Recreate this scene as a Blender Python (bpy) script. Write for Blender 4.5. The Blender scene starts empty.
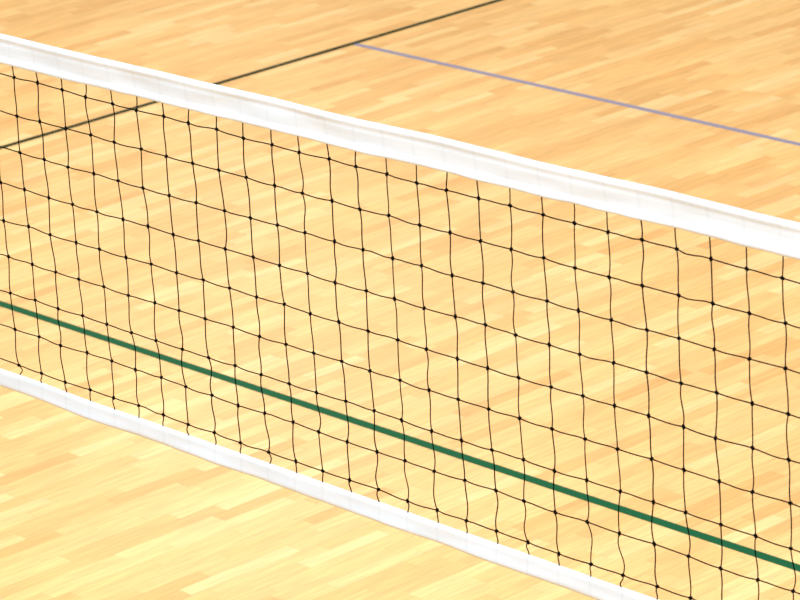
import bpy, bmesh, math, random
from mathutils import Vector, Matrix, noise
random.seed(4)
# measured place: camera height 4.87 m, net top 2.49 m, attack line 3 m behind the net
cx,cy,cz,th,pi_,ro=7.410742,-5.439793,4.867731,2.412718,0.329728,-0.062324
LENS=169.02; Zt=2.491512; r1=.120393; SX=-6.292; BY=6.586
sc=bpy.context.scene
def link(o,parent=None):
    sc.collection.objects.link(o)
    if parent: o.parent=parent
    return o
def mat(name,col,rough=.5,spec=.5):
    m=bpy.data.materials.new(name); m.use_nodes=True
    b=m.node_tree.nodes['Principled BSDF']; b.inputs['Base Color'].default_value=(*col,1)
    b.inputs['Roughness'].default_value=rough; b.inputs['Specular IOR Level'].default_value=spec
    return m
f=Vector((math.cos(pi_)*math.cos(th),math.cos(pi_)*math.sin(th),-math.sin(pi_)))
r0=Vector((math.sin(th),-math.cos(th),0)); u0=r0.cross(f)
rr=r0*math.cos(ro)+u0*math.sin(ro); uu=-r0*math.sin(ro)+u0*math.cos(ro)
cd=bpy.data.cameras.new("camera"); cam=bpy.data.objects.new("camera",cd); link(cam)
cam.matrix_world=Matrix(((rr[0],uu[0],-f[0],cx),(rr[1],uu[1],-f[1],cy),(rr[2],uu[2],-f[2],cz),(0,0,0,1)))
cd.sensor_width=36; cd.lens=LENS; cd.clip_end=200
cd.dof.use_dof=True; cd.dof.focus_distance=9.4; cd.dof.aperture_fstop=13
sc.camera=cam
def box(name,x0,x1,y0,y1,z0,z1,m,parent=None):
    bm=bmesh.new(); bmesh.ops.create_cube(bm,size=1)
    for v in bm.verts:
        v.co=Vector(((x0+x1)/2+v.co.x*(x1-x0),(y0+y1)/2+v.co.y*(y1-y0),(z0+z1)/2+v.co.z*(z1-z0)))
    me=bpy.data.meshes.new(name); bm.to_mesh(me); bm.free(); me.materials.append(m)
    return link(bpy.data.objects.new(name,me),parent)
# ---------- floor
class NG:
    def __init__(s,m): s.N=m.node_tree.nodes; s.L=m.node_tree.links
    def m(s,op,a,b=None,c=None):
        n=s.N.new('ShaderNodeMath'); n.operation=op
        for i,v in enumerate((a,b,c)):
            if v is None: continue
            if isinstance(v,(int,float)): n.inputs[i].default_value=v
            else: s.L.new(v,n.inputs[i])
        return n.outputs[0]
wm=bpy.data.materials.new("maple_strip_floor"); wm.use_nodes=True
G=NG(wm); N,L,math_=G.N,G.L,G.m; B=N['Principled BSDF']
tc=N.new('ShaderNodeTexCoord'); sp=N.new('ShaderNodeSeparateXYZ'); L.new(tc.outputs['Object'],sp.inputs[0])
across,along=sp.outputs[0],sp.outputs[1]
W=.068
rowf=math_('DIVIDE',across,W); row=math_('FLOOR',rowf)
wn=N.new('ShaderNodeTexWhiteNoise'); wn.noise_dimensions='1D'; L.new(row,wn.inputs['W'])
off=math_('MULTIPLY',wn.outputs['Value'],7.3)
wn2=N.new('ShaderNodeTexWhiteNoise'); wn2.noise_dimensions='1D'; L.new(math_('ADD',row,91.7),wn2.inputs['W'])
ln=math_('MULTIPLY_ADD',wn2.outputs['Value'],.35,.28)
uf=math_('DIVIDE',math_('ADD',along,off),ln); col=math_('FLOOR',uf)
cb=N.new('ShaderNodeCombineXYZ'); L.new(row,cb.inputs[0]); L.new(col,cb.inputs[1])
w3=N.new('ShaderNodeTexWhiteNoise'); w3.noise_dimensions='3D'; L.new(cb.outputs[0],w3.inputs['Vector'])
ramp=N.new('ShaderNodeValToRGB'); L.new(w3.outputs['Value'],ramp.inputs[0])
e=ramp.color_ramp.elements; e[0].position=0; e[0].color=(.72,.375,.100,1); e[1].position=1; e[1].color=(.88,.58,.235,1)
for p,c in ((.10,(.77,.42,.125,1)),(.4,(.815,.468,.150,1)),(.8,(.845,.51,.178,1))):
    n=e.new(p); n.color=c
mp=N.new('ShaderNodeMapping'); mp.inputs['Scale'].default_value=(60,5,1); L.new(tc.outputs['Object'],mp.inputs[0])
va=N.new('ShaderNodeVectorMath'); va.operation='ADD'; L.new(mp.outputs[0],va.inputs[0])
vs=N.new('ShaderNodeVectorMath'); vs.operation='SCALE'; vs.inputs['Scale'].default_value=13; L.new(w3.outputs['Color'],vs.inputs[0]); L.new(vs.outputs[0],va.inputs[1])
ns=N.new('ShaderNodeTexNoise'); ns.inputs['Scale'].default_value=1; ns.inputs['Detail'].default_value=4; L.new(va.outputs[0],ns.inputs['Vector'])
gr=N.new('ShaderNodeMapRange'); gr.inputs['From Min'].default_value=.3; gr.inputs['From Max'].default_value=.7; gr.inputs['To Min'].default_value=.83; gr.inputs['To Max'].default_value=1.09; L.new(ns.outputs['Fac'],gr.inputs[0])
n3=N.new('ShaderNodeTexNoise'); n3.inputs['Scale'].default_value=1.3; n3.inputs['Detail'].default_value=3; L.new(tc.outputs['Object'],n3.inputs['Vector'])
big=math_('MULTIPLY_ADD',n3.outputs['Fac'],.25,.875)
mx=N.new('ShaderNodeVectorMath'); mx.operation='SCALE'; L.new(ramp.outputs[0],mx.inputs[0]); L.new(math_('MULTIPLY',gr.outputs[0],big),mx.inputs['Scale'])
fr=math_('FRACT',rowf); edge=math_('MINIMUM',fr,math_('SUBTRACT',1,fr))
fu=math_('MULTIPLY',math_('FRACT',uf),ln); g1=math_('LESS_THAN',edge,.02); g2=math_('LESS_THAN',fu,.0025)
g=math_('MAXIMUM',g1,g2); gm=math_('MULTIPLY_ADD',g,-.2,1)
m2=N.new('ShaderNodeVectorMath'); m2.operation='SCALE'; L.new(mx.outputs[0],m2.inputs[0]); L.new(gm,m2.inputs['Scale'])
L.new(m2.outputs[0],B.inputs['Base Color']); B.inputs['Roughness'].default_value=.29; B.inputs['Specular IOR Level'].default_value=.35
box("floor",-24,20,-12,34,-.1,0,wm)
wall=mat("painted_hall_wall",(.5,.42,.31),.7,.3)
box("wall_left",-24.2,-24,-12,34,0,9,wall)
box("wall_back",-24.2,20,34,34.2,0,9,wall)
green=mat("green_court_paint",(.0,.085,.028),.45,.05); dark=mat("dark_green_court_paint",(.003,.020,.004),.45,.03); blue=mat("violet_grey_court_paint",(.24,.225,.31),.45,.1)
box("attack_line",SX-2,SX+12,2.978,3.022,0,.001,green)
box("sideline",SX-.018,SX+.018,-9,18,0,.0014,dark)
box("service_line",SX+.018,SX+12,BY-.018,BY+.018,0,.001,blue)
# ---------- net
net=bpy.data.objects.new("volleyball_net",None); link(net)
white=bpy.data.materials.new("white_vinyl_tape"); white.use_nodes=True
W_=NG(white); b=W_.N['Principled BSDF']; b.inputs['Roughness'].default_value=.5
tc=W_.N.new('ShaderNodeTexCoord'); sp=W_.N.new('ShaderNodeSeparateXYZ'); W_.L.new(tc.outputs['Object'],sp.inputs[0])
d=W_.m('ABSOLUTE',W_.m('SUBTRACT',W_.m('FRACT',W_.m('ADD',W_.m('DIVIDE',sp.outputs[0],.1),.5)),.5))
st=W_.N.new('ShaderNodeMapRange'); st.interpolation_type='SMOOTHSTEP'
for k,v in (('From Min',.01),('From Max',.07),('To Min',.95),('To Max',1)): st.inputs[k].default_value=v
W_.L.new(d,st.inputs[0])
mp=W_.N.new('ShaderNodeMapping'); mp.inputs['Scale'].default_value=(5,20,30); W_.L.new(tc.outputs['Object'],mp.inputs[0])
nz=W_.N.new('ShaderNodeTexNoise'); nz.inputs['Scale'].default_value=1; nz.inputs['Detail'].default_value=3; W_.L.new(mp.outputs[0],nz.inputs['Vector'])
nm=W_.m('MULTIPLY_ADD',nz.outputs['Fac'],.24,.88)
vs=W_.N.new('ShaderNodeVectorMath'); vs.operation='SCALE'; vs.inputs[0].default_value=(.49,.57,.665); W_.L.new(W_.m('MULTIPLY',st.outputs[0],nm),vs.inputs['Scale'])
W_.L.new(vs.outputs[0],b.inputs['Base Color'])
X0,X1=-3.0,5.6
def lean(x): return -.011+.0075*max(-1,min(3.5,x))
def tape(name,prof,zf,seed,amp):
    bm=bmesh.new(); n=int((X1-X0)/.02); prev=None
    for i in range(n+1):
        x=X0+(X1-X0)*i/n; ring=[]; ztop=zf(x)
        h=max(-z for y,z in prof)
        for (y,z) in prof:
            t=-z/h
            dy=noise.noise(Vector((x*6,z*25,seed)))*amp*(.3+t)
            dz=noise.noise(Vector((x*3,seed,2)))*.003+ (noise.noise(Vector((x*14,seed,5)))*.0015 if t>.8 else 0)
            ring.append(bm.verts.new((x,y+dy,ztop+z+dz)))
        if prev:
            for k in range(len(ring)):
                k2=(k+1)%len(ring); bm.faces.new((prev[k],prev[k2],ring[k2],ring[k]))
        else: bm.faces.new(ring)
        prev=ring
    bm.faces.new(prev[::-1]); bmesh.ops.recalc_face_normals(bm,faces=bm.faces)
    for fc in bm.faces: fc.smooth=True
    me=bpy.data.meshes.new(name); bm.to_mesh(me); bm.free(); me.materials.append(white)
    return link(bpy.data.objects.new(name,me),net)
R=.009
arc=[(-R*math.cos(a),-R+R*math.sin(a)) for a in [math.radians(d) for d in range(-20,201,20)]]
front=[(-.0045,-.078),(-.0062,-.075),(-.0065,-.068),(-.0045,-.0655),(-.0042,-.055),(-.0045,-.04),(-.0055,-.03),(-.0058,-.026),(-.0052,-.021),(-.007,-.016)]
back=[(-y,z) for y,z in front][::-1]
tape("top_tape",front+arc+back,lambda x:Zt+lean(x),1,.005)
arc2=[(-.003,-.001),(0,0),(.003,-.001)]
f2=[(-.004,-.05),(-.006,-.045),(-.006,-.038),(-.0045,-.033),(-.0038,-.015)]
tape("bottom_tape",f2+arc2+[(-y,z) for y,z in f2][::-1],lambda x:Zt-.95,9,.004)
cord=mat("black_net_cord",(.003,.003,.003),.9,.03)
cu=bpy.data.curves.new("mesh_cords",'CURVE'); cu.dimensions='3D'; cu.bevel_depth=.0015; cu.bevel_resolution=1
i0,i1=math.ceil(X0/.1)+1,math.floor(X1/.1)-1
K={}
rows=[-.073]+[-r1-.1*k for k in range(9)]+[-.955]
for i in range(i0,i1+1):
    for k,z in enumerate(rows):
        K[i,k]=Vector((.1*i+random.uniform(-.003,.003),0 if k in (0,10) else random.uniform(-.003,.003),Zt+z+(lean(.1*i) if k==0 else 0)+(random.uniform(-.002,.002) if 0<k<10 else 0)))
def spline(pts):
    s=cu.splines.new('POLY'); s.points.add(len(pts)-1)
    for p,c in zip(s.points,pts): p.co=(*c,1)
for i in range(i0,i1+1):
    pts=[]
    for k in range(10):
        a,b_=K[i,k],K[i,k+1]; sg=.0022 if k<7 else .0045
        A1=random.gauss(0,sg); A2=random.gauss(0,sg*.6)
        if k==0: A1*=.5;A2*=.5
        for s in range(8):
            t=s/8; p=a.lerp(b_,t); p.x+=A1*math.sin(math.pi*t)+A2*math.sin(2*math.pi*t); pts.append(p)
    pts.append(K[i,10]); spline(pts)
for k in range(1,10):
    pts=[]
    for i in range(i0,i1):
        a,b_=K[i,k],K[i+1,k]; A=-abs(random.gauss(.001,.001)); A2=random.gauss(0,.0007)
        for s in range(4):
            t=s/4; p=a.lerp(b_,t); p.z+=A*math.sin(math.pi*t)+A2*math.sin(2*math.pi*t); pts.append(p)
    pts.append(K[i1,k]); spline(pts)
cu.materials.append(cord); link(bpy.data.objects.new("mesh_cords",cu),net)
bm=bmesh.new()
for (i,k),p in K.items():
    if 0<k<10:
        bmesh.ops.create_icosphere(bm,subdivisions=1,radius=.0058,matrix=Matrix.Translation(p)@Matrix.Rotation(random.uniform(0,3),4,'Y')@Matrix.Diagonal((1.15,.8,.85,1)))
me=bpy.data.meshes.new("cord_knots"); bm.to_mesh(me); bm.free(); me.materials.append(cord); link(bpy.data.objects.new("cord_knots",me),net)
steel=mat("painted_post",(.5,.5,.52),.35)
def cyl(bm,p0,p1,r,seg=20):
    p0,p1=Vector(p0),Vector(p1); d=p1-p0
    bmesh.ops.create_cone(bm,cap_ends=True,segments=seg,radius1=r,radius2=r,depth=d.length,matrix=Matrix.Translation((p0+p1)/2)@d.to_track_quat('Z','Y').to_matrix().to_4x4())
for nm,px,ex in (("post_left",X0-.7,X0),("post_right",X1+.7,X1)):
    zt=Zt+lean(ex)-.01
    bm=bmesh.new(); cyl(bm,(px,0,0.02),(px,0,Zt+.06),.045,32); cyl(bm,(px,0,0),(px,0,.03),.14,32); cyl(bm,(px,0,Zt+.06),(px,0,Zt+.08),.05,32)
    cyl(bm,(px,0,zt),(ex,0,zt),.003,8); cyl(bm,(px,0,Zt-.97),(ex,0,Zt-.97),.003,8)
    me=bpy.data.meshes.new(nm); bm.to_mesh(me); bm.free(); me.materials.append(steel); link(bpy.data.objects.new(nm,me),net)
# ---------- light
w=bpy.data.worlds.new("hall_ambient"); sc.world=w; w.use_nodes=True
w.node_tree.nodes['Background'].inputs[0].default_value=(.97,.98,1,1); w.node_tree.nodes['Background'].inputs[1].default_value=.70
for i,(x,y,en,sz) in enumerate([(-8,2,400,3),(1,-4,980,3),(8,-7,980,3),(-8,12,150,3),(0,8,330,3),(-19.5,16.5,300,6)]):
    l=bpy.data.lights.new("ceiling_lamp",'AREA'); l.size=sz; l.energy=en; l.color=(1,.98,.95)
    o=bpy.data.objects.new("ceiling_lamp",l); o.location=(x,y,8.8); link(o)
sc.view_settings.view_transform='Standard'
